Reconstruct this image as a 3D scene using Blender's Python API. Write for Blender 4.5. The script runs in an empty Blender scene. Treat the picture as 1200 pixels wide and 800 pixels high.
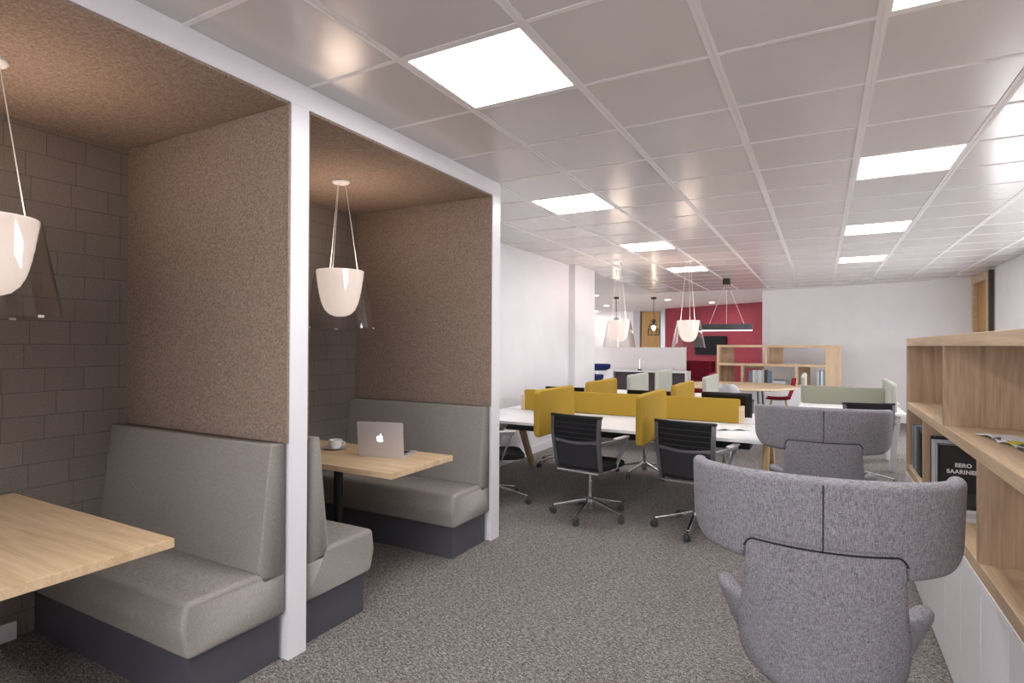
import bpy, bmesh, math, random
from mathutils import Vector, Matrix
PI = math.pi
random.seed(7)
scene = bpy.context.scene
COL = scene.collection

# ------------------------------------------------------------------ camera
CAM_H = 1.46
yaw, pitch, roll, FPX = -0.4996, 0.00556, 0.00411, 664.86
F = Vector((math.sin(yaw)*math.cos(pitch), math.cos(yaw)*math.cos(pitch), math.sin(pitch)))
Rv = Vector((math.cos(yaw), -math.sin(yaw), 0)); Uv = Rv.cross(F)
R2 = Rv*math.cos(roll) + Uv*math.sin(roll); U2 = -Rv*math.sin(roll) + Uv*math.cos(roll)
cam = bpy.data.cameras.new('camera'); cam.sensor_fit = 'HORIZONTAL'; cam.sensor_width = 36
cam.lens = FPX/1200*36; cam.clip_start = .02; cam.clip_end = 100
camo = bpy.data.objects.new('camera', cam); COL.objects.link(camo)
camo.matrix_world = Matrix(((R2.x, U2.x, -F.x, 0), (R2.y, U2.y, -F.y, 0), (R2.z, U2.z, -F.z, CAM_H), (0, 0, 0, 1)))
scene.camera = camo

# ------------------------------------------------------------------ world, daylight behind the camera, exposure
w = bpy.data.worlds.new('world'); scene.world = w; w.use_nodes = True
w.node_tree.nodes['Background'].inputs[0].default_value = (.75, .85, 1, 1)
w.node_tree.nodes['Background'].inputs[1].default_value = .35
scene.view_settings.view_transform = 'Standard'; scene.view_settings.look = 'None'
scene.view_settings.gamma = 1; scene.view_settings.use_curve_mapping = False
scene.view_settings.exposure = 1.25
PANEL_E = 8.9            # ceiling light diffusers
PEND_E = 1.0
def area(name, loc, size, energy, rot, color=(1, 1, 1)):
    l = bpy.data.lights.new(name, 'AREA'); l.shape = 'RECTANGLE'; l.size, l.size_y = size; l.energy = energy; l.color = color
    o = bpy.data.objects.new(name, l); COL.objects.link(o); o.location = loc; o.rotation_euler = rot
    return o
area('window_daylight', (-.6, -3.3, 1.5), (3.6, 1.9), 45, (PI/2, 0, PI), (.95, .97, 1))  # the windows behind the camera
area('side_fill_light', (2.30, 6.8, 1.75), (5.2, 1.4), 22, (PI/2, 0, PI/2), (.97, .97, 1))  # added fill brightening the far end, as if from right-wall windows
area('low_fill_light', (2.31, 10.2, .78), (1.8, 1.15), 24, (PI/2, 0, PI/2), (.97, .97, 1))  # added light hidden behind the bookcase to lift the far wall
area('kitchen_fill_light', (-9.0, 9.0, 1.7), (3.6, 1.9), 150, (PI/2, 0, PI), (1, 1, 1))  # unseen fill added round the corner for the far wall and kitchen

# ------------------------------------------------------------------ materials
def mat(name, col, rough=.6, metal=0, spec=.5, emit=None, es=0, trans=0, ior=1.45, coat=0):
    m = bpy.data.materials.new(name); m.use_nodes = True
    b = m.node_tree.nodes['Principled BSDF']
    b.inputs['Base Color'].default_value = (*col, 1); b.inputs['Roughness'].default_value = rough
    b.inputs['Metallic'].default_value = metal; b.inputs['Specular IOR Level'].default_value = spec
    b.inputs['IOR'].default_value = ior; b.inputs['Transmission Weight'].default_value = trans
    b.inputs['Coat Weight'].default_value = coat
    if emit: b.inputs['Emission Color'].default_value = (*emit, 1); b.inputs['Emission Strength'].default_value = es
    return m
def nodes(m): return m.node_tree.nodes, m.node_tree.links, m.node_tree.nodes['Principled BSDF']
def tc(m, scale=(1, 1, 1), rot=(0, 0, 0), world=False):
    N, L, b = nodes(m)
    mp = N.new('ShaderNodeMapping'); mp.inputs['Scale'].default_value = scale; mp.inputs['Rotation'].default_value = rot
    if world:
        g = N.new('ShaderNodeNewGeometry'); L.new(g.outputs['Position'], mp.inputs['Vector'])
    else:
        t = N.new('ShaderNodeTexCoord'); L.new(t.outputs['Object'], mp.inputs['Vector'])
    return mp
def ramp(m, fac, stops):
    N, L, b = nodes(m); r = N.new('ShaderNodeValToRGB'); L.new(fac, r.inputs['Fac'])
    e = r.color_ramp.elements
    while len(e) < len(stops): e.new(.5)
    for el, (p, c) in zip(e, stops): el.position = p; el.color = (*c, 1)
    return r
def noise(m, mp, scale, detail=3, rough=.6, dist=0):
    N, L, b = nodes(m); n = N.new('ShaderNodeTexNoise'); n.inputs['Scale'].default_value = scale
    n.inputs['Detail'].default_value = detail; n.inputs['Roughness'].default_value = rough; n.inputs['Distortion'].default_value = dist
    L.new(mp.outputs[0], n.inputs['Vector']); return n
def bump(m, h, strength=.3, dist=.003):
    N, L, b = nodes(m); bp = N.new('ShaderNodeBump'); bp.inputs['Strength'].default_value = strength; bp.inputs['Distance'].default_value = dist
    L.new(h, bp.inputs['Height']); L.new(bp.outputs[0], b.inputs['Normal'])
def mix(m, a, bcol, fac, mode='MIX'):
    N, L, b = nodes(m); x = N.new('ShaderNodeMix'); x.data_type = 'RGBA'; x.blend_type = mode
    if isinstance(fac, (int, float)): x.inputs[0].default_value = fac
    else: L.new(fac, x.inputs[0])
    for s, v in ((6, a), (7, bcol)):
        if isinstance(v, tuple): x.inputs[s].default_value = (*v, 1)
        else: L.new(v, x.inputs[s])
    return x.outputs[2]

def noisy(name, c0, c1, scale, rough=.9, b=.3, stretch=(1, 1, 1), lo=.35, hi=.65, world=False, detail=3, bd=.003, spec=.2):
    m = mat(name, c0, rough, spec=spec); N, L, bs = nodes(m)
    mp = tc(m, stretch, world=world); n = noise(m, mp, scale, detail)
    r = ramp(m, n.outputs['Fac'], [(lo, c0), (hi, c1)]); L.new(r.outputs[0], bs.inputs['Base Color'])
    if b: bump(m, n.outputs['Fac'], b, bd)
    return m
def woven(name, c0, c1, scale=420, big=60, rough=.95):
    """cross-woven upholstery: two sets of threads"""
    m = mat(name, c0, rough, spec=.15); N, L, bs = nodes(m)
    a = noise(m, tc(m, (1, 1, 9)), scale*.2, 3); c = noise(m, tc(m, (6, 6, .6)), scale*.2, 3)
    s = N.new('ShaderNodeMath'); s.operation = 'ADD'; L.new(a.outputs['Fac'], s.inputs[0]); L.new(c.outputs['Fac'], s.inputs[1])
    h = N.new('ShaderNodeMath'); h.operation = 'MULTIPLY'; h.inputs[1].default_value = .5; L.new(s.outputs[0], h.inputs[0])
    r = ramp(m, h.outputs[0], [(.38, c0), (.62, c1)])
    L.new(r.outputs[0], bs.inputs['Base Color']); bump(m, h.outputs[0], .35, .002)
    return m
def wood(name, c0, c1, c2, axis='x', scale=1.0, rough=.45, fine=True):
    m = mat(name, c1, rough, spec=.35); N, L, bs = nodes(m)
    st = {'x': (.6, 7, 7), 'y': (7, .6, 7), 'z': (7, 7, .6)}[axis]
    mp = tc(m, tuple(s*scale for s in st)); n = noise(m, mp, 1.6, 6, .62, 1.2)
    r = ramp(m, n.outputs['Fac'], [(.3, c0), (.5, c1), (.7, c2)])
    st2 = {'x': (4, 150, 150), 'y': (150, 4, 150), 'z': (150, 150, 4)}[axis]
    n2 = noise(m, tc(m, st2), 1.0, 3, .6); r2 = ramp(m, n2.outputs['Fac'], [(.3, (.78, .78, .78)), (.6, (1, 1, 1))])
    o = mix(m, r.outputs[0], r2.outputs[0], .8, 'MULTIPLY'); L.new(o, bs.inputs['Base Color'])
    bump(m, n2.outputs['Fac'], .08, .001)
    return m
WALL = noisy('wall_paint', (.80, .78, .80), (.83, .81, .83), 3, .75, 0)
WHITE = mat('white_paint', (.84, .83, .85), .4)
SLAT = mat('pale_slats', (.76, .72, .715), .5)
FRAMEW = mat('white_satin_frame', (.86, .85, .88), .35)
TRIM = mat('ceiling_grid_paint', (.82, .79, .79), .5)
TILE = noisy('ceiling_metal_tile', (.64, .61, .605), (.655, .625, .62), 2, .24, 0, world=True, spec=.55)
PLAST = mat('ceiling_plasterboard', (.80, .77, .76), .55)
FELT = noisy('brown_felt', (.20, .147, .116), (.41, .32, .26), 100, .95, .25, detail=6, lo=.3, hi=.7)
FABRIC = woven('beige_upholstery', (.235, .215, .195), (.42, .388, .36), 560)
PLINTH = mat('graphite_plinth', (.085, .085, .10), .45)
GREYC = woven('lilac_grey_upholstery', (.115, .11, .122), (.41, .40, .43), 420)
YEL = noisy('mustard_fabric', (.36, .225, .028), (.42, .27, .04), 300, .9, .2)
SAGE = noisy('sage_fabric', (.40, .41, .35), (.48, .49, .43), 300, .9, .2)
SAGED = noisy('dark_sage_fabric', (.25, .25, .19), (.30, .30, .24), 300, .9, .2)
RED = noisy('crimson_fabric', (.20, .008, .018), (.26, .012, .025), 200, .9, .2)
DRED = noisy('dark_red_fabric', (.09, .004, .01), (.12, .006, .014), 200, .9, .2)
REDW = noisy('red_wall_paint', (.27, .045, .065), (.30, .052, .073), 4, .6, 0)
BLUE = noisy('navy_fabric', (.02, .03, .12), (.04, .05, .17), 200, .9, .2)
BLACK = mat('black_plastic', (.012, .012, .013), .45)
MESHB = noisy('black_mesh', (.006, .006, .007), (.02, .02, .022), 500, .7, .2)
MESHG = noisy('charcoal_mesh', (.02, .02, .023), (.05, .05, .055), 500, .7, .2)
DGREY = mat('grey_metal', (.16, .16, .175), .35, .6)
CHROME = mat('polished_aluminium', (.70, .70, .72), .18, 1)
SILVER = mat('brushed_aluminium', (.66, .63, .64), .40, .5)
ARMG = mat('dull_aluminium', (.34, .34, .36), .3, .8)
RIBG = mat('faint_rib', (.045, .045, .05), .6)
CASTG = mat('castor_grey', (.055, .055, .06), .4)
TABLEW = wood('oak_table', (.54, .37, .21), (.69, .505, .31), (.77, .59, .39), 'x')
OAKY = wood('oak_board', (.52, .375, .225), (.645, .48, .31), (.73, .56, .39), 'y')
OAKZ = wood('oak_panel', (.34, .225, .14), (.48, .335, .22), (.57, .42, .295), 'z')
OAKX = wood('oak_shelf', (.58, .42, .26), (.70, .53, .35), (.78, .62, .44), 'x')
OAKL = wood('oak_end', (.56, .41, .26), (.68, .51, .34), (.75, .59, .42), 'z')
LEGW = wood('oak_leg', (.40, .26, .13), (.50, .34, .19), (.56, .40, .24), 'z')
DOORW = wood('honey_door_wood', (.42, .22, .06), (.52, .29, .09), (.58, .35, .13), 'z')
DESKW = mat('white_desk_laminate', (.86, .86, .87), .3)
CERAM = mat('white_ceramic', (.85, .84, .85), .15, coat=.5)
COFFEE = mat('coffee', (.05, .02, .008), .2)
GLASS = mat('smoked_glass', (.90, .87, .85), .03, trans=1, ior=1.4, spec=.8)
OPAL = mat('opal_glass', (.85, .78, .74), .25, emit=(1, .84, .76), es=.27, spec=.5)
CLEARP = mat('window_glass', (.45, .48, .48), .1, trans=.25, ior=1.1)
DIFF = mat('light_diffuser', (1, 1, 1), .5, emit=(1, .98, .99), es=PANEL_E)
BULB = mat('glowing_bulb', (1, 1, 1), .5, emit=(1, .86, .66), es=22)
DOWN = mat('downlight_lens', (1, 1, 1), .5, emit=(1, .95, .9), es=10)
GLOW = mat('lit_emblem', (1, 1, 1), .5, emit=(1, .98, .97), es=1.5)
PAPER = noisy('printed_pages', (.72, .71, .72), (.80, .80, .80), 30, .5, 0)
WIRE = mat('white_cable', (.85, .84, .82), .4)
SEAM = mat('dark_seam', (.02, .02, .023), .9)
SCREEN = mat('dark_screen', (.006, .006, .007), .12)
DARKC = mat('aubergine_cabinet', (.065, .05, .06), .5)
COLGREY = mat('grey_column_paint', (.50, .49, .52), .6)

# carpet: looped pile, mottled grey
CARPET = mat('carpet', (.2, .19, .18), .97, spec=.1)
def _carpet():
    N, L, b = nodes(CARPET)
    mp = tc(CARPET, (1, 2.1, 1), (0, 0, .9), world=True); n = noise(CARPET, mp, 58, 4, .72, .8)
    n2 = noise(CARPET, tc(CARPET, world=True), 190, 2, .6)
    s = N.new('ShaderNodeMath'); s.operation = 'MULTIPLY_ADD'; s.inputs[1].default_value = .45
    L.new(n2.outputs['Fac'], s.inputs[0])
    t = N.new('ShaderNodeMath'); t.operation = 'MULTIPLY'; t.inputs[1].default_value = .62; L.new(n.outputs['Fac'], t.inputs[0]); L.new(t.outputs[0], s.inputs[2])
    r = ramp(CARPET, s.outputs[0], [(.42, (.035, .031, .029)), (.53, (.185, .168, .158)), (.66, (.50, .47, .45))])
    L.new(r.outputs[0], b.inputs['Base Color']); bump(CARPET, s.outputs[0], .5, .008)
_carpet()
# felt blocks on the booth back wall
BLOCK = mat('felt_blocks', (.08, .06, .05), .9, spec=.15)
def _block():
    N, L, b = nodes(BLOCK)
    g = N.new('ShaderNodeNewGeometry'); sx = N.new('ShaderNodeSeparateXYZ'); cx = N.new('ShaderNodeCombineXYZ')
    L.new(g.outputs['Position'], sx.inputs[0]); L.new(sx.outputs['Y'], cx.inputs['X']); L.new(sx.outputs['Z'], cx.inputs['Y'])
    br = N.new('ShaderNodeTexBrick'); L.new(cx.outputs[0], br.inputs['Vector'])
    br.inputs['Scale'].default_value = 1; br.inputs['Brick Width'].default_value = .22; br.inputs['Row Height'].default_value = .121
    br.inputs['Mortar Size'].default_value = .0022; br.inputs['Mortar Smooth'].default_value = .3
    br.inputs['Color1'].default_value = (.25, .215, .188, 1); br.inputs['Color2'].default_value = (.232, .199, .174, 1); br.inputs['Mortar'].default_value = (.15, .125, .108, 1)
    br.offset_frequency = 3; br.offset = .37; br.squash = .8; br.squash_frequency = 2
    n = noise(BLOCK, tc(BLOCK, world=True), 150, 4); r = ramp(BLOCK, n.outputs['Fac'], [(.3, (.7, .7, .7)), (.7, (1.15, 1.15, 1.15))])
    o = mix(BLOCK, br.outputs['Color'], r.outputs[0], .9, 'MULTIPLY'); L.new(o, b.inputs['Base Color'])
    bump(BLOCK, br.outputs['Fac'], -.35, .003)
_block()

# ------------------------------------------------------------------ mesh helpers
class MB:
    def __init__(s): s.b = bmesh.new()
    def box(s, x0, x1, y0, y1, z0, z1, M=None):
        v = [s.b.verts.new((x, y, z)) for z in (z0, z1) for y in (y0, y1) for x in (x0, x1)]
        if M: [setattr(q, 'co', M @ q.co) for q in v]
        for f in ((0, 2, 3, 1), (4, 5, 7, 6), (0, 1, 5, 4), (2, 6, 7, 3), (0, 4, 6, 2), (1, 3, 7, 5)):
            s.b.faces.new([v[i] for i in f])
        return s
    def prism(s, pts, axis, a0, a1):
        """pts 2D polygon; axis = extrusion axis"""
        def P(p, a): return {'x': (a, p[0], p[1]), 'y': (p[0], a, p[1]), 'z': (p[0], p[1], a)}[axis]
        A = [s.b.verts.new(P(p, a0)) for p in pts]; B = [s.b.verts.new(P(p, a1)) for p in pts]
        s.b.faces.new(A); s.b.faces.new(B[::-1]); n = len(pts)
        for i in range(n): s.b.faces.new((A[i], B[i], B[(i+1) % n], A[(i+1) % n]))
        return s
    def loft(s, rings, cap=True, closed=True):
        R = [[s.b.verts.new(p) for p in r] for r in rings]
        for a, b in zip(R, R[1:]):
            n = len(a)
            for i in range(n if closed else n-1): s.b.faces.new((a[i], a[(i+1) % n], b[(i+1) % n], b[i]))
        if cap and closed: s.b.faces.new(R[0][::-1]); s.b.faces.new(R[-1])
        return s
    def lathe(s, prof, c=(0, 0, 0), n=32, cap=False):
        """profile of (r,z)"""
        R = []
        for r, z in prof:
            R.append([(c[0]+r*math.cos(2*PI*i/n), c[1]+r*math.sin(2*PI*i/n), c[2]+z) for i in range(n)])
        return s.loft(R, cap)
    def tube(s, pts, r, n=8, r1=None):
        pts = [Vector(p) for p in pts]; rings = []
        for i, p in enumerate(pts):
            d = (pts[min(i+1, len(pts)-1)] - pts[max(i-1, 0)]).normalized()
            u = d.cross(Vector((0, 0, 1)) if abs(d.z) < .9 else Vector((1, 0, 0))).normalized(); v = d.cross(u)
            rr = r if r1 is None else r + (r1-r)*i/(len(pts)-1)
            rings.append([p + (u*math.cos(2*PI*k/n) + v*math.sin(2*PI*k/n))*rr for k in range(n)])
        return s.loft(rings)
    def beam(s, p0, p1, wx, wy, w2=None):
        """rectangular bar between two points"""
        p0, p1 = Vector(p0), Vector(p1); d = (p1-p0).normalized()
        u = d.cross(Vector((0, 0, 1)) if abs(d.z) < .9 else Vector((0, 1, 0))).normalized(); v = d.cross(u)
        w2 = w2 or (wx, wy)
        rr = []
        for p, (a, c) in ((p0, (wx, wy)), (p1, w2)):
            rr.append([p+u*a/2*i+v*c/2*j for i, j in ((-1, -1), (1, -1), (1, 1), (-1, 1))])
        return s.loft(rr)
    def xf(s, M):
        for v in s.b.verts: v.co = M @ v.co
        return s
    def build(s, name, m, parent=None, bevel=0, seg=2, smooth=35, sub=0):
        bmesh.ops.recalc_face_normals(s.b, faces=s.b.faces)
        me = bpy.data.meshes.new(name); s.b.to_mesh(me); s.b.free()
        me.materials.append(m)
        if smooth:
            for p in me.polygons: p.use_smooth = True
            me.set_sharp_from_angle(angle=math.radians(smooth))
        o = bpy.data.objects.new(name, me); COL.objects.link(o)
        if bevel:
            md = o.modifiers.new('bevel', 'BEVEL'); md.width = bevel; md.segments = seg; md.limit_method = 'ANGLE'; md.angle_limit = math.radians(40)
            md.harden_normals = False
            me.set_sharp_from_angle(angle=PI)
            for p in me.polygons: p.use_smooth = True
            wn = o.modifiers.new('wn', 'WEIGHTED_NORMAL'); wn.keep_sharp = False
        if sub:
            md = o.modifiers.new('sub', 'SUBSURF'); md.levels = sub; md.render_levels = sub
        if parent is not None: o.parent = parent
        return o
def box(name, m, b, parent=None, bevel=0, seg=2): return MB().box(*b).build(name, m, parent, bevel, seg)
def tag(o, label, cat, group=None, kind=None):
    o['label'] = label; o['category'] = cat
    if group: o['group'] = group
    if kind: o['kind'] = kind
    return o
def thing(name, label, cat, loc=(0, 0, 0), rz=0, group=None):
    o = bpy.data.objects.new(name, None); COL.objects.link(o); o.location = loc; o.rotation_euler = (0, 0, rz)
    o.empty_display_size = .1
    return tag(o, label, cat, group)
def struct(o, label=None):
    o['kind'] = 'structure'
    if label: o['label'] = label
    return o
def kids(o): return [c for c in bpy.data.objects if c.parent == o]
def dup(src, loc, rz=0, label=None, group=None):
    r = src.copy(); COL.objects.link(r); r.location = loc; r.rotation_euler = (0, 0, rz)
    if label: r['label'] = label
    if group: r['group'] = group
    for c in kids(src):
        d = c.copy(); COL.objects.link(d); d.parent = r
        for g in kids(c):
            e = g.copy(); COL.objects.link(e); e.parent = d
    return r
def rrect(w, h, r, n=5):
    pts = []
    for cx, cy, a0 in ((w/2-r, h/2-r, 0), (-w/2+r, h/2-r, PI/2), (-w/2+r, -h/2+r, PI), (w/2-r, -h/2+r, 1.5*PI)):
        for i in range(n+1):
            a = a0 + PI/2*i/n; pts.append((cx+r*math.cos(a), cy+r*math.sin(a)))
    return pts

# ------------------------------------------------------------------ the room
CEIL = 2.687
struct(box('floor', CARPET, (-13, 4.2, -4, 13.95, -.1, 0)))
struct(box('floor_kitchen', mat('pale_bounce_floor', (.72, .70, .69), .4), (-13, -1.0, 13.95, 23, -.1, 0)))  # unseen floor, made pale to bounce light up to the kitchen ceiling
GX0, GY0, T = -1.602, 1.908, .6
# metal tiles between grid bars
def grid_ceiling():
    t = MB(); b = MB()
    xs = [GX0 + T*i for i in range(-3, 8)]; ys = [GY0 + T*j for j in range(-9, 19)]
    lights = {(0, -8), (0, -4), (0, 0), (-1, 4), (-1, 8), (-1, 12), (3, -8), (3, -4), (3, 0), (3, 4), (3, 8), (3, 12)}
    XR, XL = 2.34, -3.4
    def yend(x): return 12.68 if x >= GX0+3*T-.01 and x < 2.3 else 12.9
    return xs, ys, lights
xs, ys, LIGHTS = grid_ceiling()
tl = MB()
for i in range(-3, 7):
    x0 = max(GX0+T*i, -3.4); x1 = min(GX0+T*(i+1), 2.34)
    yend = 12.9 if i >= 3 else 13.2
    for j in range(-10, 19):
        if (i, j) in LIGHTS: continue
        y0 = GY0+T*j; y1 = min(y0+T, 13.3)
        if i >= 3: y1 = min(y1, 12.6)
        if y1 <= y0 + .02: continue
        tl.box(x0, x1, y0, y1, CEIL+.0005, CEIL+.03)
struct(tl.build('ceiling', TILE, smooth=0))
gb = MB()
for i in range(-2, 7):
    x = GX0+T*i; ye = 12.6 if i > 3 else 13.3
    gb.box(x-.020, x-.003, -4, ye, CEIL-.003, CEIL+.012); gb.box(x+.003, x+.020, -4, ye, CEIL-.003, CEIL+.012)
    gb.box(x-.003, x+.003, -4, ye, CEIL-.001, CEIL+.012)
for j in range(-9, 19):
    y = GY0+T*j
    gb.box(-3.4, 2.34 if y < 12.6 else .2, y-.011, y+.011, CEIL-.002, CEIL+.010)
struct(gb.build('trim_1', TRIM, smooth=0), 'pale grid bars of the tiled ceiling')
# plain plasterboard margin along the slanting far wall, and the plain ceiling of the kitchen end
pb = MB(); pb.box(.2, 2.5, 12.58, 14, CEIL-.006, CEIL+.04); pb.box(-3.6, .2, 13.28, 14.2, CEIL-.004, CEIL+.04)
struct(pb.build('trim_2', PLAST, smooth=0), 'plain plasterboard border of the ceiling')
pc = MB(); pc.box(-13, -3.4, 8.9, 23, CEIL, CEIL+.05); pc.box(-3.4, -.5, 14.2, 23, CEIL, CEIL+.05); pc.box(-3.6, 4, -4, 14, CEIL+.06, CEIL+.09)
struct(pc.build('ceiling', PLAST, smooth=0), 'plain white ceiling of the kitchen end')
# walls
lw = MB(); lw.box(-3.5, -3.4, 3.755, 8.05, 0, CEIL+.03)
struct(lw.build('wall_left', WALL, smooth=0))
struct(box('wall_left_pilaster', WALL, (-3.5, -3.3, 8.05, 8.9, 0, CEIL+.03)), 'shallow white pilaster at the end of the left wall')
struct(box('wall_kitchen_left', WALL, (-11.1, -11, 8.9, 20.4, 0, CEIL+.03)))
struct(box('wall_kitchen_near', WALL, (-11, -3.5, 8.8, 8.9, 0, CEIL+.03)))
struct(box('baseboard_left', WHITE, (-3.4, -3.385, 3.755, 8.05, 0, .1)))
fw = MB().prism([(-.99, 13.76), (2.45, 12.72), (2.45, 12.9), (-.99, 13.95)], 'z', 0, CEIL+.03)
struct(fw.build('wall_far', WALL, smooth=0))
fb = MB().prism([(-.98, 13.745), (2.34, 12.735), (2.34, 12.76), (-.98, 13.77)], 'z', 0, .1)
struct(fb.build('baseboard_far', WHITE, smooth=0))
struct(box('wall_far_column', WALL, (-1.16, -.99, 13.76, 17.2, 0, CEIL+.03)), 'grey return between the white far wall and the red wall')
rw = MB().prism([(-1.30, 17.23), (-4.62, 19.2), (-4.62, 19.4), (-1.1, 17.4)], 'z', 0, CEIL+.03)
struct(rw.build('wall_red', REDW, smooth=0), 'crimson feature wall at the far end')
struct(box('wall_kitchen_back', WALL, (-11, -4.6, 20.3, 20.45, 0, CEIL+.03)))
struct(box('wall_right', WALL, (2.34, 2.44, -4, 11.2, 0, CEIL+.03)))
struct(box('wall_left_near', WALL, (-2.3, -2.2, -3.45, -.03, 0, CEIL)), 'white wall before the first booth')
struct(box('wall_back', WALL, (-3.6, 2.5, -3.55, -3.45, 0, CEIL+.03)))
# right-hand door with oak frame at the far corner
def door_right():
    f = MB(); f.box(2.33, 2.45, 12.62, 12.74, 0, CEIL); f.box(2.33, 2.45, 11.62, 11.74, 0, CEIL); f.box(2.33, 2.45, 11.74, 12.62, 2.55, CEIL)
    fo = f.build('door_1', OAKX, bevel=.004); struct(fo, 'oak door frame in the corner by the right wall')
    struct(box('door_1_leaf', DOORW, (2.39, 2.43, 11.75, 12.61, 0, 2.55), bevel=.003))
    struct(box('window_1', CLEARP, (2.40, 2.42, 11.22, 11.6, 0, CEIL)), 'narrow glass sidelight beside the oak door')
    m = MB(); m.box(2.34, 2.44, 11.57, 11.615, 0, CEIL)
    struct(m.build('trim_3', mat('dark_bronze_post', (.10, .08, .06), .5)), 'dark post between oak door and glass sidelight')
    struct(box('wall_right_return', WALL, (2.44, 3.2, 11.1, 11.2, 0, CEIL+.03)))
    struct(box('wall_right_beyond', COLGREY, (3.1, 3.2, 11.2, 13.5, 0, CEIL+.03)))
door_right()
# kitchen end: tall wood door panel, grey column, glass strip
struct(box('door_2', DOORW, (-5.72, -5.05, 20.22, 20.3, 0, 2.66), bevel=.004), 'tall honey wood door at the far left end')
struct(box('wall_kitchen_column', COLGREY, (-5.98, -5.74, 20.1, 20.3, 0, CEIL)))
struct(box('window_2', mat('pale_blue_glass', (.45, .52, .60), .1), (-5.02, -4.66, 20.2, 20.28, 0, 2.62)), 'pale blue glass strip beside the tall wood door')

# booths: felt lined openings in the left wall
XB, XF = -3.5, -2.155
bw = MB(); bw.box(XB-.1, XB, -1.0, 3.755, 0, CEIL)
struct(bw.build('wall_booth_back', BLOCK, smooth=0), 'dark felt block wall at the back of the booths')
BY = [.03, 1.86, 3.69]
for k, y in enumerate(BY):
    struct(box('wall_booth_partition', WALL, (XB, XF-.045, y-.05, y+(.05 if k < 2 else .065), 0, CEIL)))
    for s in (-1, 1):
        if k == 2 and s == 1: continue
        if k == 0 and s == -1: continue
        f0 = y+s*.05; f1 = y+s*.063
        fo = box('wall_booth_lining', FELT, (XB, XF-.004, min(f0, f1), max(f0, f1), 1.0, 2.565), bevel=.002)
        lab = {(0, 1): 'brown felt lining on the near side of the first booth', (1, -1): 'large brown felt side panel above the bench in the near booth',
               (1, 1): 'brown felt panel edge on the near side of the second booth', (2, -1): 'brown felt side panel behind the laptop in the second booth'}[(k, s)]
        struct(fo, lab)
        # slim felt edging below bench height is hidden by the bench
    struct(box('trim_4' if k < 2 else 'trim_5', FRAMEW, (XF-.05, XF, y-.05, y+(.053 if k < 2 else .065), 0, 2.578), bevel=.002), ['white post at the near end of the first booth', 'white post between the two booths', 'white post at the far end of the second booth'][k])
struct(box('trim_6', FRAMEW, (XF-.05, XF, -1, 3.755, 2.578, CEIL), bevel=.002), 'white fascia beam above the booths')
for k, (a, b) in enumerate(((.093, 1.797), (1.923, 3.627))):
    fo = box('ceiling_booth', FELT, (XB, XF-.004, a, b, 2.565, 2.580), bevel=.002)
    struct(fo, ['brown felt ceiling panel of the near booth', 'brown felt ceiling panel of the second booth'][k])
    struct(box('wall_booth_soffit', WALL, (XB, XF-.05, a, b, 2.585, CEIL)))
    struct(box('baseboard_booth', WHITE, (XB, XB+.014, a+.46, b-.5, 0, .085)))

# ------------------------------------------------------------------ booth benches
def bench(yw, s, label):
    """yw wall plane, s=+1 bench extends to +y"""
    r = thing('booth_bench', label, 'bench', ((XB+XF)/2, yw, 0), 0, 'upholstered booth benches')
    x0, x1 = XB+.004-(XB+XF)/2, XF-.012-(XB+XF)/2
    q = lambda pts: [(p[0]*s, p[1]) for p in pts]
    a = MB().prism(q([(.004, .215), (.45, .215), (.478, .33), (.462, .445), (.105, .445), (.105, .402), (.004, .402)]), 'x', x0, x1).build('seat', FABRIC, r, .022, 4)
    b = MB().prism(q([(.004, .402), (.105, .402), (.118, .425), (.140, .446), (.078, 1.003), (.004, 1.003)]), 'x', x0, x1).build('backrest', FABRIC, r, .016, 4)
    for o in (a, b):                     # no rounding along the hidden joint of seat and back
        o.modifiers['bevel'].limit_method = 'WEIGHT'
        at = o.data.attributes.new('bevel_weight_edge', 'FLOAT', 'EDGE')
        for e in o.data.edges:
            p, q2 = (o.data.vertices[v].co for v in e.vertices)
            joint = all(abs(p_.z-.402) < .03 and abs(p_.y) < .125 for p_ in (p, q2))
            wall = all(abs(p_.y) < .01 for p_ in (p, q2))
            at.data[e.index].value = 0 if joint or wall else 1
    MB().prism(q([(.004, 0), (.425, 0), (.425, .212), (.004, .212)]), 'x', x0, x1-.035).build('plinth', PLINTH, r, .002)
    return r
bench(1.797, -1, 'grey beige high-back bench under the large felt panel in the near booth')
bench(1.923, 1, 'grey beige bench just beyond the white post, its side facing the aisle')
bench(3.627, -1, 'grey beige bench behind the laptop table, at the far end of the second booth')
def booth_table(y, label):
    r = thing('booth_table', label, 'table', (-2.75, y, 0), 0, 'oak booth tables')
    box('table_top', TABLEW, (-.65, .65, -.3, .3, .705, .74), r, .003)
    MB().lathe([(.03, 0), (.03, .705)], (-.06, 0, 0), 20, True).build('pedestal', BLACK, r)
    MB().lathe([(.2, 0), (.2, .008), (.04, .014)], (-.06, 0, 0), 32, True).build('base_plate', BLACK, r)
    box('support_plate', BLACK, (-.2, .1, -.15, .15, .697, .705), r)
booth_table(.95, 'light oak table in the near booth at the left edge, nothing on it')
booth_table(2.755, 'light oak table in the second booth carrying the laptop and cup')

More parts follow.
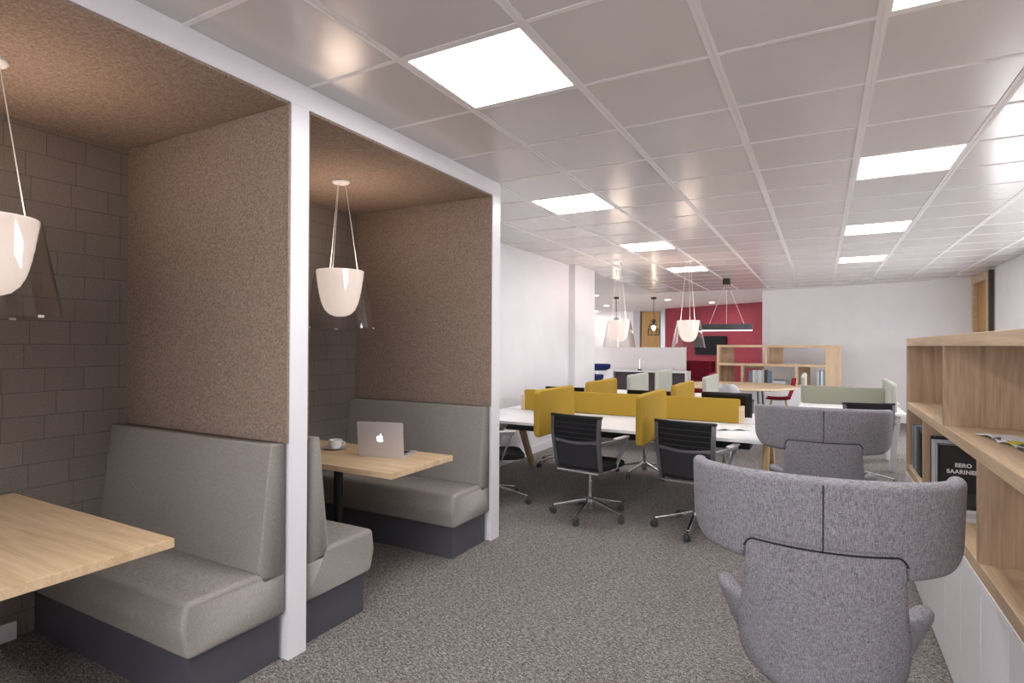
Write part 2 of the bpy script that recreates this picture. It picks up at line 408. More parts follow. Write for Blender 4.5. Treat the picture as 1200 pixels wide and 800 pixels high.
# ------------------------------------------------------------------ laptop, cup
def laptop():
    a = Vector((-2.611, 2.728)); b = Vector((-2.313, 2.81)); ang = math.atan2(b.y-a.y, b.x-a.x)
    r = thing('laptop', 'open silver laptop with a glowing fruit emblem on the booth table', 'laptop', (a.x, a.y, .7405), ang)
    W = .315; D = .215
    MB().prism([(x+W/2, y+D/2) for x, y in rrect(W, D, .012)], 'z', 0, .013).build('base', SILVER, r, .002)
    tilt = Matrix.Translation((W/2, .004, .013)) @ Matrix.Rotation(-.20, 4, 'X')
    # lid leans away from the typist, towards the camera
    tilt = Matrix.Translation((W/2, .004, .013)) @ Matrix.Rotation(.10, 4, 'X')
    m = MB().prism([(x, y+D/2) for x, y in rrect(W, D, .012)], 'y', -.003, .003)
    m.xf(tilt); lid = m.build('lid', SILVER, r, .0015)
    m = MB().prism([(x, y+D/2) for x, y in rrect(W-.012, D-.014, .006)], 'y', .0032, .0038); m.xf(tilt); m.build('screen', SCREEN, lid)
    kb = MB()
    for i in range(13):
        for j in range(5): kb.box(.03+i*.0197, .046+i*.0197, .09+j*.0197-.055+.06, .106+j*.0197-.055+.06, .0131, .0145)
    kb.build('keyboard', BLACK, r, smooth=0)
    box('trackpad', mat('trackpad_metal', (.35, .33, .34), .3, .6), (W/2-.05, W/2+.05, .02, .083, .0128, .0134), r)
    # fruit emblem: rounded body with a bite, and a leaf
    pts = []
    for i in range(72):
        t = 2*PI*i/72; rad = .0225*(1 - .10*math.cos(2*t)*.6)
        x = rad*math.sin(t)*.97; z = rad*math.cos(t)
        if math.cos(t) > .9: z -= .004*(math.cos(t)-.9)/.1
        if math.cos(t) < -.93: z += .0025*(-math.cos(t)-.93)/.07
        d = math.hypot(x-.0265, z-.003)
        if d < .0125: x = .0265-.0125*(.0265-x)/max(d, 1e-5); z = .003+.0125*(z-.003)/max(d, 1e-5)
        pts.append((x, z+D*.5))
    m = MB().prism(pts, 'y', -.0036, -.0031)
    m.prism([(.001, D*.5+.024), (.003, D*.5+.031), (.009, D*.5+.035), (.0085, D*.5+.029), (.005, D*.5+.025)], 'y', -.0036, -.0031)
    m.xf(tilt); e = m.build('emblem', GLOW, lid, smooth=0); e['label'] = 'glowing white fruit emblem'
laptop()
def cup():
    s = MB().lathe([(.035, .0), (.045, .003), (.078, .012), (.080, .015), (.076, .015), (.045, .007), (.001, .006)], (0, 0, 0), 40)
    so = s.build('saucer', CERAM); so.location = (-2.925, 2.84, .7405); tag(so, 'white saucer under the cup on the booth table', 'saucer')
    r = thing('coffee_cup', 'white coffee cup on its saucer beside the laptop', 'cup', (-2.925, 2.84, .7475))
    MB().lathe([(.001, 0), (.028, 0), (.033, .006), (.043, .030), (.047, .058), (.0445, .058), (.040, .032), (.028, .008), (.001, .006)], (0, 0, 0), 40).build('bowl', CERAM, r)
    MB().lathe([(.043, .046), (.001, .0465)], (0, 0, 0), 32).build('coffee', COFFEE, r)
    pts = [(.042+.026*math.sin(PI*i/10), 0, .048-.030*i/10) for i in range(11)]
    m = MB().tube(pts, .004, 8); m.xf(Matrix.Rotation(.5, 4, 'Z')); m.build('handle', CERAM, r)
cup()

# ------------------------------------------------------------------ pendants
def pendant(loc, ceil, zb, label, first=None, group='cone pendants with smoked glass shades'):
    x, y = loc
    r = thing('pendant_lamp', label, 'pendant lamp', (x, y, ceil), 0, group)
    H = .385; zt = zb+H-ceil; zl = zb-ceil
    MB().lathe([(.058, 0), (.058, -.012), (.05, -.02), (.001, -.021)], n=32).build('canopy', WHITE, r)
    for k in range(3):
        a = 2*PI*k/3 + .9
        MB().tube([(.03*math.cos(a), .03*math.sin(a), -.018), (.118*math.cos(a), .118*math.sin(a), zt-.006)], .0022, 6).build('cable', WIRE, r)
    # opal inner bowl
    b = [(.158, zt), (.152, zt-.04), (.142, zt-.11), (.131, zt-.17), (.118, zt-.22), (.098, zt-.262), (.070, zt-.29), (.036, zt-.303), (.001, zt-.306)]
    bi = [(max(q-.005, .001), z+.004) for q, z in b]
    MB().lathe(b + bi[::-1], n=48).build('inner_bowl', OPAL, r)
    c = [(.163, zt+.002), (.234, zl), (.2305, zl), (.1595, zt+.002)]
    MB().lathe(c + [c[0]], n=64).build('outer_shade', GLASS, r, smooth=30)
    for k in range(3):
        a = 2*PI*k/3 + .9
        MB().box(-.012, .012, 0.2345, .2365, zl-.004, zl+.006).xf(Matrix.Rotation(a, 4, 'Z')).build('clip', SILVER, r)
    l = bpy.data.lights.new('lamp_glow', 'POINT'); l.energy = 4*PEND_E; l.color = (1, .80, .64); l.shadow_soft_size = .14
    lo = bpy.data.objects.new('lamp_glow', l); COL.objects.link(lo); lo.parent = r; lo.location = (0, 0, zt-.06)
    return r
pendant((-2.84, .955), 2.565, 1.56, 'pendant with opal bowl inside smoked cone in the near booth, cut by left edge')
pendant((-2.86, 2.81), 2.565, 1.565, 'pendant with opal bowl inside smoked cone above the laptop table')
pendant((-2.57, 7.94), CEIL, 1.43, 'left one of the two cone pendants hanging over the far desks')
pendant((-1.69, 8.42), CEIL, 1.43, 'right one of the two cone pendants over the far desks, before the red wall')

def cage_pendant(x, y, ztop, label):
    r = thing('cage_pendant', label, 'pendant lamp', (x, y, CEIL), 0, 'black cage pendants')
    MB().lathe([(.07, 0), (.07, -.05), (.001, -.05)], n=20).build('canopy', BLACK, r)
    zt = ztop-CEIL
    MB().tube([(0, 0, -.05), (0, 0, zt)], .007, 6).build('cord', BLACK, r)
    m = MB()
    pr = [(.03, zt), (.06, zt-.05), (.11, zt-.14), (.135, zt-.25), (.145, zt-.40)]
    for k in range(8):
        a = 2*PI*k/8; m.tube([(q*math.cos(a), q*math.sin(a), z) for q, z in pr], .007, 5)
    for q, z in pr[1:]:
        m.tube([(q*math.cos(2*PI*i/20), q*math.sin(2*PI*i/20), z) for i in range(21)], .007, 5)
    m.build('cage', BLACK, r)
    MB().lathe([(.001, zt-.06), (.03, zt-.06), (.03, zt-.14), (.001, zt-.14)], n=12).build('socket', BLACK, r)
    z0 = zt-.22
    MB().lathe([(.001, z0+.06), (.03, z0+.05), (.05, z0), (.03, z0-.045), (.001, z0-.06)], n=16).build('bulb', BULB, r)
cage_pendant(-4.61, 14.0, 2.16, 'black cage pendant seen above the left cone pendant')
cage_pendant(-3.77, 14.46, 2.12, 'black cage pendant with lit bulb before the tall wood door')
def linear_pendant():
    r = thing('linear_pendant', 'black bar pendant with a light strip hanging before the red wall', 'pendant lamp', (-1.53, 11.0, CEIL))
    box('canopy', BLACK, (-.06, .06, -.06, .06, -.11, 0), r)
    box('housing', mat('dark_bronze', (.05, .05, .055), .25, .6), (-.44, .44, -.03, .03, -.945, -.83), r, .004)
    box('light_strip', mat('light_strip', (1, 1, 1), .5, emit=(1, .95, .9), es=3), (-.43, .43, -.028, .028, -.958, -.945), r)
    for a, b in ((-.02, -.3), (0, 0), (.02, .3)): MB().tube([(a, 0, -.1), (b, 0, -.83)], .003, 5).build('cable', WIRE, r)
linear_pendant()

# ------------------------------------------------------------------ ceiling lights
LABELS = {(0, 0): 'largest square ceiling light, nearest on the left above the booths', (-1, 4): 'square ceiling light second in the left row',
          (-1, 8): 'square ceiling light third in the left row', (-1, 12): 'farthest ceiling light of the left row, behind the right cone pendant',
          (3, 0): 'ceiling light cut by the top edge of the view', (3, 4): 'ceiling light in the right row nearest above the tall oak bookcase',
          (3, 8): 'ceiling light in the right row, middle of three in view', (3, 12): 'farthest ceiling light of the right row by the far wall'}
for (i, j) in sorted(LIGHTS):
    if (i, j) not in LABELS and j > -1: continue
    x, y = GX0+T*(i+.5), GY0+T*(j+.5)
    r = thing('ceiling_light', LABELS.get((i, j), 'square ceiling light behind the viewpoint'), 'ceiling light', (x, y, CEIL), 0, 'square ceiling light panels')
    m = MB()
    for a in ((-.29, .29, -.29, -.272), (-.29, .29, .272, .29), (-.29, -.272, -.272, .272), (.272, .29, -.272, .272)): m.box(a[0], a[1], a[2], a[3], -.002, .03)
    m.build('frame', TRIM, r); box('diffuser', DIFF, (-.272, .272, -.272, .272, .004, .02), r)
dl = None
for k, (x, y) in enumerate([(-4.91, 13.3), (-5.88, 16.9), (-7.18, 19.5), (-2.75, 16.9), (-3.64, 15.4), (-6.6, 13.5)]):
    r = thing('downlight', ['round downlight nearest beside the white pilaster', 'round downlight above the white kitchen wall, middle one', 'farthest round downlight of the kitchen ceiling',
              'round downlight before the red wall, right one', 'round downlight before the red wall, left one', 'round downlight at the far left kitchen corner'][k], 'downlight', (x, y, CEIL), 0, 'recessed downlights')
    MB().lathe([(.10, 0), (.10, -.008), (.08, -.008), (.078, -.002)], n=24).build('rim', WHITE, r)
    MB().lathe([(.078, -.003), (.001, -.003)], n=24).build('lens', DOWN, r)
    l = bpy.data.lights.new('downlight_beam', 'AREA'); l.shape = 'DISK'; l.size = .15; l.energy = 7; l.color = (1, .95, .9)
    lo = bpy.data.objects.new('downlight_beam', l); COL.objects.link(lo); lo.parent = r; lo.location = (0, 0, -.012)

# ------------------------------------------------------------------ lounge chairs
def plan(u, W=.42, D=.38, z=0):
    """U-shaped plan curve, u in -1..1; returns point and outward normal (back at y=0, opens to +y)"""
    # superelliptic bend then straight wings
    L = u
    def P(t):
        a = abs(t); s = 1 if t > 0 else -1
        ang = a*PI/2
        x = W*math.sin(ang); y = D*(1-math.cos(ang))
        return Vector((s*x, y*(1), 0))
    p = P(u); d = (P(min(u+.004, 1)) - P(max(u-.004, -1))).normalized()
    return p, Vector((d.y, -d.x, 0))
def capsule(p, n, z0, z1, th, k=6):
    """rounded rectangle section in the plane (n, z)"""
    pts = rrect(th, max(z1-z0, th*1.01), th*.48, k); zc = (z0+z1)/2
    return [(p.x+n.x*a, p.y+n.y*a, zc+b) for a, b in pts]
def smooth(t): t = max(0, min(1, t)); return t*t*(3-2*t)
def armchair(name, label, loc, rz):
    r = thing(name, label, 'armchair', loc, rz, 'high-back grey lounge chairs')
    # headrest band
    rings = []; N = 150
    us = [-1+2*i/N for i in range(N+1)]
    zt, zn, zl, th = 1.036, .802, .722, .054
    for u in us:
        p, n = plan(u); ax = abs(p.x)
        t = (ax-.193)/.04; zb = zn if t <= 0 else (zl if t >= 1 else zn-(zn-zl)*(1-math.sqrt(max(0, 1-t*t))))
        e = (1-abs(u)); top = zt+.004-.028*min(1, p.y/.38)
        if p.y > .15: zb += .07*smooth((p.y-.15)/.23)**1.3
        sc = 1
        if e < .05: sc = math.sqrt(max(.02, 1-((.05-e)/.05)**2)); 
        mid = (top+zb)/2; hh = (top-zb)/2*(.75+.25*sc)
        # slight flare: the top leans outwards
        ring = capsule(p, n, mid-hh, mid+hh, th*max(sc, .25))
        ring = [(q[0]*(1+.05*(q[2]-.9)), q[1]-(q[2]-.83)*.06, q[2]) for q in ring]
        rings.append(ring)
    MB().loft(rings).build('headrest', GREYC, r)
    MB().tube([(0, -th/2-.0015-(z-.83)*.06, z) for z in (.806, .86, .92, .98, 1.02)], .0022, 6).build('seam', SEAM, r)
    # backrest shell, flush with the band where they meet
    def plan_y(x):
        a, b = 0.0, 1.0
        for _ in range(30):
            m = (a+b)/2
            if plan(m)[0].x < x: a = m
            else: b = m
        return plan(a)[0].y
    TH = .044
    rings = []
    prof = [(.290, .195), (.32, .228), (.37, .252), (.43, .262), (.50, .262), (.56, .252), (.62, .243), (.67, .238), (.72, .234), (.76, .231), (.79, .229), (.83, .225)]
    for z, W in prof:
        out, inn = [], []
        M = 32; k = smooth((z-.42)/.3)
        for i in range(M+1):
            t = -1+2*i/M; x = W*t
            yt = plan_y(abs(x)*.98) - (z-.83)*.06
            yb = .02 + (.72-z)*.10 + .12*abs(t)**3
            y = yt*k + yb*(1-k)
            out.append((x, y-TH/2, z)); inn.append((x*.97, y+TH/2, z))
        rings.append(out + inn[::-1])
    MB().loft(rings).build('backrest', GREYC, r, smooth=70)
    pts = []
    for i in range(-60, 61):
        u = i*.0035 if False else i/60*.36
        p, n = plan(u); ax = abs(p.x)
        t = (ax-.193)/.04; zb = zn if t <= 0 else (zl if t >= 1 else zn-(zn-zl)*(1-math.sqrt(max(0, 1-t*t))))
        if ax > .2325: continue
        x_, y_ = p.x+n.x*(-th/2), p.y+n.y*(-th/2)
        s_ = -1 if n.y > 0 else 1
        x_, y_ = p.x+n.x*s_*th/2, p.y+n.y*s_*th/2
        pts.append((x_*(1+.05*(zb-.9)), y_-(zb-.83)*.06+.004, zb+.001))
    MB().tube(pts, .0032, 6).build('seam', SEAM, r)
    # arm shell wrapping round the back, open to the front
    rings = []; N2 = 70
    for i in range(N2+1):
        u = -1+2*i/N2
        p, n = plan(u, .322, .27); f = min(1, p.y/.27)
        e = 1-abs(u); sc = 1 if e > .10 else math.sqrt(max(.01, 1-((.10-e)/.10)**2))
        zt_, zb_ = .575, .30+.10*f
        hh = (zt_-zb_)/2*(.45+.55*sc); mid = zt_-hh-.012*(1-sc)
        ring = capsule(p, n, mid-hh, mid+hh, (.054+.030*smooth(f))*max(sc, .4))
        rings.append([(q[0]*(1-(.575-q[2])*1.25), .036+q[1]+(.575-q[2])*.22*(1-f), q[2]) for q in ring])
    MB().loft(rings).build('armrest', GREYC, r, smooth=70)
    # seat bucket and cushion
    rings = []
    for z, W, y0, y1 in ((.255, .14, .16, .46), (.27, .20, .12, .52), (.31, .235, .09, .56), (.36, .25, .07, .58), (.38, .25, .07, .58)):
        rings.append([(x*W, (y0+y1)/2+y*(y1-y0)/2, z) for x, y in rrect(2, 2, .7, 6)])
    MB().loft(rings).build('seat_shell', GREYC, r)
    MB().prism([(x, y+.34) for x, y in rrect(.44, .46, .1)], 'z', .38, .46).build('seat_cushion', GREYC, r, .02, 3)
    MB().lathe([(.028, .05), (.028, .26), (.06, .262), (.001, .264)], (0, .31, 0), 20).build('column', SILVER, r)
    for k in range(4):
        a = PI/4+k*PI/2
        MB().beam((.02*math.cos(a), .31+.02*math.sin(a), .075), (.31*math.cos(a), .31+.31*math.sin(a), .016), .045, .03, (.03, .016)).build('leg', SILVER, r, .004)
    return r
armchair('lounge_chair', 'grey high-back winged lounge chair in the right foreground, seen from behind', (.003, 2.085, 0), .05)
armchair('lounge_chair', 'grey high-back winged lounge chair farther off, behind the foreground one', (.011, 4.41, 0), .05)

# ------------------------------------------------------------------ task chairs
def task_chair(loc, rz, label):
    r = thing('task_chair', label, 'office chair', loc, rz, 'black mesh task chairs on castors')
    # star base
    for k in range(5):
        a = 2*PI*k/5 + 1.5*PI + .17
        c, s = math.cos(a), math.sin(a)
        MB().beam((.03*c, .03*s, .135), (.315*c, .315*s, .075), .030, .028, (.022, .016)).build('base_leg', CHROME, r, .003)
        m = MB(); 
        for q in (-.014, .014):
            M = Matrix.Translation((.32*c, .32*s, .027)) @ Matrix.Rotation(a+.6, 4, 'Z') @ Matrix.Translation((0, q, 0)) @ Matrix.Rotation(PI/2, 4, 'X')
            w_ = MB().lathe([(.001, -.009), (.022, -.009), (.026, -.005), (.026, .005), (.022, .009), (.001, .009)], n=16); w_.xf(M)
            tmp = bpy.data.meshes.new('t'); w_.b.to_mesh(tmp); m.b.from_mesh(tmp); w_.b.free(); bpy.data.meshes.remove(tmp)
        m.box(.32*c-.018, .32*c+.018, .32*s-.018, .32*s+.018, .038, .056)
        m.tube([(.32*c, .32*s, .04), (.315*c, .315*s, .08)], .006, 8)
        m.build('castor', CASTG, r)
    MB().lathe([(.001, .05), (.03, .05), (.034, .10), (.030, .15), (.020, .155), (.020, .30), (.014, .30), (.014, .41), (.001, .41)], n=20).build('column', CHROME, r)
    # seat and its pan
    rings = []
    for z, k_ in ((.425, .93), (.432, 1.0), (.455, 1.0), (.468, .96)):
        rings.append([(x*.235*k_, y*.235*k_+.02, z) for x, y in rrect(2, 2, .45, 5)])
    MB().loft(rings).build('seat', MESHB, r)
    m = MB(); m.box(-.20, .20, -.215, -.195, .405, .422); m.box(-.20, .20, .17, .19, .405, .422); m.box(-.06, .06, -.12, .14, .395, .42)
    m.beam((-.19, -.2, .413), (-.19, .18, .413), .016, .014); m.beam((.19, -.2, .413), (.19, .18, .413), .016, .014)
    m.build('seat_frame', CHROME, r, .002)
    # backrest: slightly curved plane leaning back
    def by(z): return -.215 - .045*smooth((z-.45)/.4) - .02*math.sin(max(0, (z-.45)/.42)*PI)
    def hw(z): return .198 + .016*(z-.45)/.42
    def sheet(z0, z1, name, m_, n=10, dy=0):
        out, inn = [], []
        rg = []
        for i in range(n+1):
            z = z0+(z1-z0)*i/n; W = hw(z)
            row_o = [(W*(-1+2*k/10), by(z)+.022*(abs(-1+2*k/10)**2)-.004+dy, z) for k in range(11)]
            row_i = [(p[0], p[1]+.008, p[2]) for p in row_o][::-1]
            rg.append(row_o+row_i)
        return MB().loft(rg).build(name, m_, r)
    up = sheet(.665, .865, 'backrest', MESHB)
    lo = sheet(.455, .655, 'lumbar_panel', MESHG)
    for q in (.70, .74, .78, .82):
        MB().tube([(hw(q)*(-1+2*k/10), by(q)+.022*(abs(-1+2*k/10)**2)-.006, q) for k in range(11)], .0022, 5).build('rib', RIBG, up)
    for s in (-1, 1):
        pts = [(.42, -.16), (.43, -.20), (.46, by(.46)), (.55, by(.55)), (.65, by(.65)), (.75, by(.75)), (.87, by(.87))]
        rg = []
        for z, y in pts:
            W = hw(max(z, .45)); wd = .014+.004
            rg.append([(s*(W-.004), y+.006, z), (s*(W+.026), y+.010, z), (s*(W+.026), y+.034, z), (s*(W-.004), y+.030, z)])
        MB().loft(rg).build('back_upright', DGREY, r, .004)
    MB().loft([[(hw(.87)*1.13*(-1+2*k/10), by(.87)+.02*(-1+2*k/10)**2+dy_, .862+dz_) for dy_, dz_ in ((-.012, 0), (.022, 0), (.022, .022), (-.012, .022))] for k in range(11)]).build('top_rail', BLACK, r, .004)
    MB().loft([[(hw(.66)*(-1+2*k/10), by(.66)+.022*(-1+2*k/10)**2-.008+dy_, .645+.022*abs(-1+2*k/10)**2+dz_) for dy_, dz_ in ((0, 0), (.014, 0), (.014, .024), (0, .024))] for k in range(11)]).build('lumbar_bar', DGREY, r, .003)
    # arms: loop from upright forward, pad, and a tapering stay down to the seat
    for s in (-1, 1):
        a = MB().beam((s*.215, -.235, .655), (s*.265, -.08, .665), .020, .030)
        a.beam((s*.265, -.08, .665), (s*.275, .14, .672), .022, .030)
        a.beam((s*.273, .115, .665), (s*.225, .03, .42), .040, .014, (.022, .014))
        a.beam((s*.225, .03, .42), (s*.17, .0, .41), .022, .014)
        ar = a.build('armrest', ARMG, r, .003)
        MB().prism([(x+s*.273, y+.045) for x, y in rrect(.05, .22, .02)], 'z', .682, .694).build('arm_pad', SILVER, ar, .003)
    return r
tc0 = task_chair((-1.74, 4.60, 0), -.17, 'black mesh task chair between the two big yellow wing screens')
dup(tc0, (-.875, 4.66, 0), -.17, 'black mesh task chair partly behind the foreground lounge chair')
dup(tc0, (-2.67, 4.585, 0), -.95, 'black mesh task chair half hidden by the white post of the second booth')
dup(tc0, (-1.75, 6.34, 0), PI+.15, 'black mesh task chair under the far side of the yellow-screened desk, middle seat')
dup(tc0, (-2.75, 6.34, 0), PI-.2, 'black mesh task chair on the far side of the yellow-screened desk, nearest the left wall')
dup(tc0, (-.90, 6.36, 0), PI-.1, 'black mesh task chair on the far side of the yellow-screened desk, right end')
dup(tc0, (.35, 7.05, 0), .3, 'black mesh task chair at the sage-screened desk, its castors right of the second lounge chair')

# ------------------------------------------------------------------ desks
def lambda_leg(parent, x, yc, y0, y1, m, name='leg'):
    for y in (y0, y1):
        d = 1 if y > yc else -1
        MB().prism([(y-.03, 0), (y+.03, 0), (yc+d*.10+.045, .70), (yc+d*.10-.045, .70)], 'x', x-.022, x+.022).build(name, m, parent, .003)
def wing_screen(x, y0, y1, m, label, desk, z0=.60, z1=1.06, th=.055):
    o = MB().prism([(yy+(y0+y1)/2, zz+(z0+z1)/2) for yy, zz in rrect(y1-y0, z1-z0, .045)], 'x', x-th/2, x+th/2).build('wing_screen', m, desk, .018, 4)
    o.location = -desk.location; o['label'] = label
    return o
def desk1():
    r = thing('bench_desk', 'long white shared desk with oak legs and mustard screens', 'desk', (-1.75, 5.62, 0))
    box('desk_top', DESKW, (-1.4, 1.4, -.94, -.02, .712, .74), r, .003)
    box('desk_top', DESKW, (-1.4, 1.4, .02, .90, .712, .74), r, .003)
    for s in (-1, 1):
        for d in (-1, 1):
            MB().prism([(d*.56-.05, 0), (d*.56+.03, 0), (d*.16+.05, .68), (d*.16-.05, .68)] if d > 0 else [(-.56-.03, 0), (-.56+.05, 0), (-.16+.05, .68), (-.16-.05, .68)], 'x', s*1.33-.025, s*1.33+.025).build('leg', LEGW, r, .004)
    m = MB(); m.box(-1.35, 1.35, -.045, .045, .66, .705); m.box(-1.35, 1.35, -.5, -.46, .675, .712); m.box(-1.35, 1.35, .46, .5, .675, .712)
    m.build('frame', DGREY, r)
    for k, x in enumerate((-.93, 0, .93)):
        MB().box(x-.28, x+.28, -.34, -.14, .56, .70).build('cable_tray', BLACK, r, .006)
    return r
D1 = desk1()
def divider(x0, x1, y, z0, z1, m, label, desk, post=True):
    xc = (x0+x1)/2-desk.location.x; W = x1-x0; yc = y-desk.location.y
    o = MB().prism([(a+xc, b+(z0+z1)/2) for a, b in rrect(W, z1-z0, .02)], 'y', yc-.022, yc+.022).build('divider_screen', m, desk, .008, 3)
    o['label'] = label
    if post:
        for s in (-1, 1):
            a, b = sorted((xc+s*(W/2-.01), xc+s*(W/2+.035)))
            box('end_block', OAKX, (a, b, yc-.028, yc+.028, z0, z0+.16), desk, .003)
divider(-2.90, -.66, 5.62, .742, .965, YEL, 'long low mustard divider along the middle of the white desk', D1)
for (x, y0, y1, lab) in ((-2.113, 4.30, 5.09, 'big mustard wing screen left of the middle task chair'), (-1.235, 4.30, 5.09, 'big mustard wing screen between the two middle task chairs'),
                         (-2.22, 5.76, 6.72, 'mustard wing screen peeking over the divider on the far side, left one'), (-1.30, 5.74, 6.70, 'mustard wing screen peeking over the divider on the far side, right one')):
    wing_screen(x, y0, y1, YEL, lab, D1, *((.675, 1.075) if y0 < 5 else (.62, 1.06)))
def monitor(x, y, z1, label, rz=0):
    r = thing('monitor', label, 'monitor', (x, y, .7405), rz, 'black monitors on the shared desk')
    z = z1-.7405
    box('screen', SCREEN, (-.235, .235, -.012, .012, z-.235, z), r, .003)
    box('stand', BLACK, (-.03, .03, -.035, -.013, .008, z-.06), r)
    box('foot', BLACK, (-.11, .11, -.08, .06, 0, .008), r, .002)
monitor(-.82, 5.90, 1.00, 'black monitor seen past the right end of the mustard divider')
monitor(-1.585, 5.92, .985, 'black monitor just peeking over the middle of the mustard divider')
monitor(-2.55, 5.92, .985, 'black monitor at the left seat behind the mustard divider')

def desk_plain(name, label, x0, x1, y0, y1, legm, legs):
    r = thing(name, label, 'desk', ((x0+x1)/2, (y0+y1)/2, 0))
    hx, hy = (x1-x0)/2, (y1-y0)/2
    box('desk_top', DESKW, (-hx, hx, -hy, hy, .712, .74), r, .003)
    for (xa, ya, xb, yb) in legs:
        MB().beam((xa, ya, 0), (xb, yb, .712), .05, .04, (.07, .05)).build('leg', legm, r, .003)
    box('frame', WHITE, (-hx+.06, hx-.06, -.03, .03, .67, .712), r)
    return r
D2 = desk_plain('shared_desk', 'white desk behind the mustard one, with sage wing screens', -3.1, -.9, 7.5, 8.9, WHITE, [(s*1.0, d*.5, s*1.0, d*.12) for s in (-1, 1) for d in (-1, 1)])
for (x, y0, y1, lab) in ((-2.27, 7.42, 8.34, 'sage wing screen on the far white desk, leftmost'), (-2.25, 8.8, 9.75, 'pale sage wing screen right behind the leftmost one'), (-1.30, 7.45, 8.45, 'sage wing screen beside the round oak table')):
    wing_screen(x, y0, y1, SAGE, lab, D2)
D3 = desk_plain('single_desk', 'white desk behind the second lounge chair, with sage divider and white legs', -.24, .80, 7.3, 8.15, WHITE, [(s*.44, .2, s*.44, -.30) for s in (-1, 1)] + [(s*.44, .2, s*.44, .36) for s in (-1, 1)])
divider(-.22, .66, 8.10, .742, .955, SAGED, 'flat sage divider at the back of the single white desk', D3, False)
wing_screen(.69, 7.38, 8.45, SAGE, 'sage wing screen at the right end of the single white desk', D3)
D4 = desk_plain('single_desk', 'white desk beyond the sage divider, its own wing screen seen end-on', -.24, .86, 8.62, 9.3, WHITE, [(a, b, a, b) for a in (-.45, .45) for b in (-.25, .25)])
wing_screen(-.22, 8.62, 9.5, SAGE, 'sage wing screen seen end-on before the far bookcase', D4)

# open book on desk 1
def open_book(x, y, z, rz, label, wd, ht, m, name='open_book', cat='magazine'):
    r = thing(name, label, cat, (x, y, z), rz)
    for s in (-1, 1):
        top = []; bot = []
        for i in range(13):
            t = i/12; h = .004+.020*math.sin(PI*min(1, t*1.15+.02))*(1-t*.55)
            top.append((s*wd*t, h)); bot.append((s*wd*t, max(.0, h-.010+.006*t)))
        MB().prism(top+bot[::-1], 'y', -ht/2, ht/2).build('page_block', m, r)
    return r
open_book(-.72, 5.2, .741, .5, 'open book lying on the white desk right of the mustard wing screen', .16, .22, PAPER)

# ------------------------------------------------------------------ bookcases
def bookcase_right():
    r = thing('bookcase', 'long oak bookcase along the right side on white cabinets', 'bookcase', (.5, 2.8, 0))
    D = .42; y0, y1 = .55-2.8, 4.625-2.8
    box('top_board', OAKY, (0, D, y0, y1, 1.462, 1.512), r, .002)
    box('shelf', OAKY, (0, D, y0+.05, y1-.045, 1.042, 1.09), r, .002)
    box('bottom_board', OAKY, (0, D, y0, y1, .625, .675), r, .002)
    box('end_panel', OAKZ, (0.001, D-.001, y1-.045, y1, .675, 1.462), r, .002)
    box('end_panel', OAKZ, (0.001, D-.001, y0, y0+.045, .675, 1.462), r, .002)
    for ya in (3.285, 1.36): box('divider', OAKZ, (.001, D-.001, ya-2.8, ya+.045-2.8, 1.09, 1.462), r, .001)
    for ya in (3.90, 2.615, 1.9, 1.0): box('divider', OAKZ, (.001, D-.001, ya-2.8, ya+.045-2.8, .675, 1.042), r, .001)
bookcase_right()
def cabinets():
    ys_ = [.55 + i*.6792 for i in range(7)]
    for i in range(6):
        a, b = ys_[i], ys_[i+1]
        nm = ['nearest the viewer', 'second from the viewer', 'third from the viewer', 'beside the foreground lounge chair', 'just beyond the foreground lounge chair', 'at the far end, by the second lounge chair'][i]
        r = thing('low_cabinet', 'white low cabinet under the oak bookcase, '+nm, 'cabinet', (.5, (a+b)/2, 0), 0, 'white low cabinets under the bookcase')
        h = (b-a)/2-.002
        box('carcass', WHITE, (.022, .42, -h, h, .06, .617), r)
        box('plinth', WHITE, (.04, .40, -h, h, 0, .06), r)
        for s in (-1, 1):
            box('door', WHITE, (0, .020, min(0, s*h)+.002, max(0, s*h)-.002, .012, .605), r, .003)
    o = box('light_rail', mat('white_edge_strip', (.9, .9, .9), .3), (.498, .515, .56, 4.62, .609, .6235)); tag(o, 'thin white strip between the oak bookcase and its cabinets', 'trim')
cabinets()

def book(name, m, x0, x1, y0, y1, z0, z1, label, grp, pages='x'):
    """standing book; spine faces -x"""
    r = thing(name, label, 'book', (x0, (y0+y1)/2, z0), 0, grp)
    w_, t, h = x1-x0, (y1-y0), z1-z0
    c = MB(); c.box(0, .003, -t/2, t/2, 0, h); c.box(0, w_, -t/2, -t/2+.002, 0, h); c.box(0, w_, t/2-.002, t/2, 0, h)
    c.build('cover', m, r); box('pages', PAPER, (.003, w_-.005, -t/2+.002, t/2-.002, .003, h-.004), r)
    return r
def col(n, c, r=.5): return mat(n, c, r)
BC = {'slate': col('slate_blue_cover', (.16, .22, .28)), 'pale': col('pale_grey_cover', (.55, .58, .62)), 'black': col('black_cover', (.022, .020, .020)), 'teal': col('grey_teal_cover', (.25, .33, .36)), 'white': col('white_cover', (.75, .77, .78)), 'brown': col('brown_cover', (.07, .045, .04))}
yy = 4.50
for k, (cn, t, h) in enumerate((('pale', .03, .27), ('slate', .035, .28), ('teal', .04, .275), ('pale', .03, .285), ('slate', .04, .28), ('teal', .03, .27), ('brown', .07, .27), ('black', .06, .265))):
    book('book', BC[cn], .52, .72, yy-t, yy, .676, .676+h, '%s book in the end cell of the oak bookcase, %s' % ({'pale': 'pale grey', 'slate': 'slate blue', 'teal': 'grey teal', 'brown': 'dark brown', 'black': 'black'}[cn], ['farthest back', 'second from the back', 'third from the back', 'fourth from the back', 'fifth from the back', 'sixth from the back', 'second nearest', 'nearest'][k]), 'books in the end cell of the oak bookcase')
    yy -= t+.002
yy = 3.88
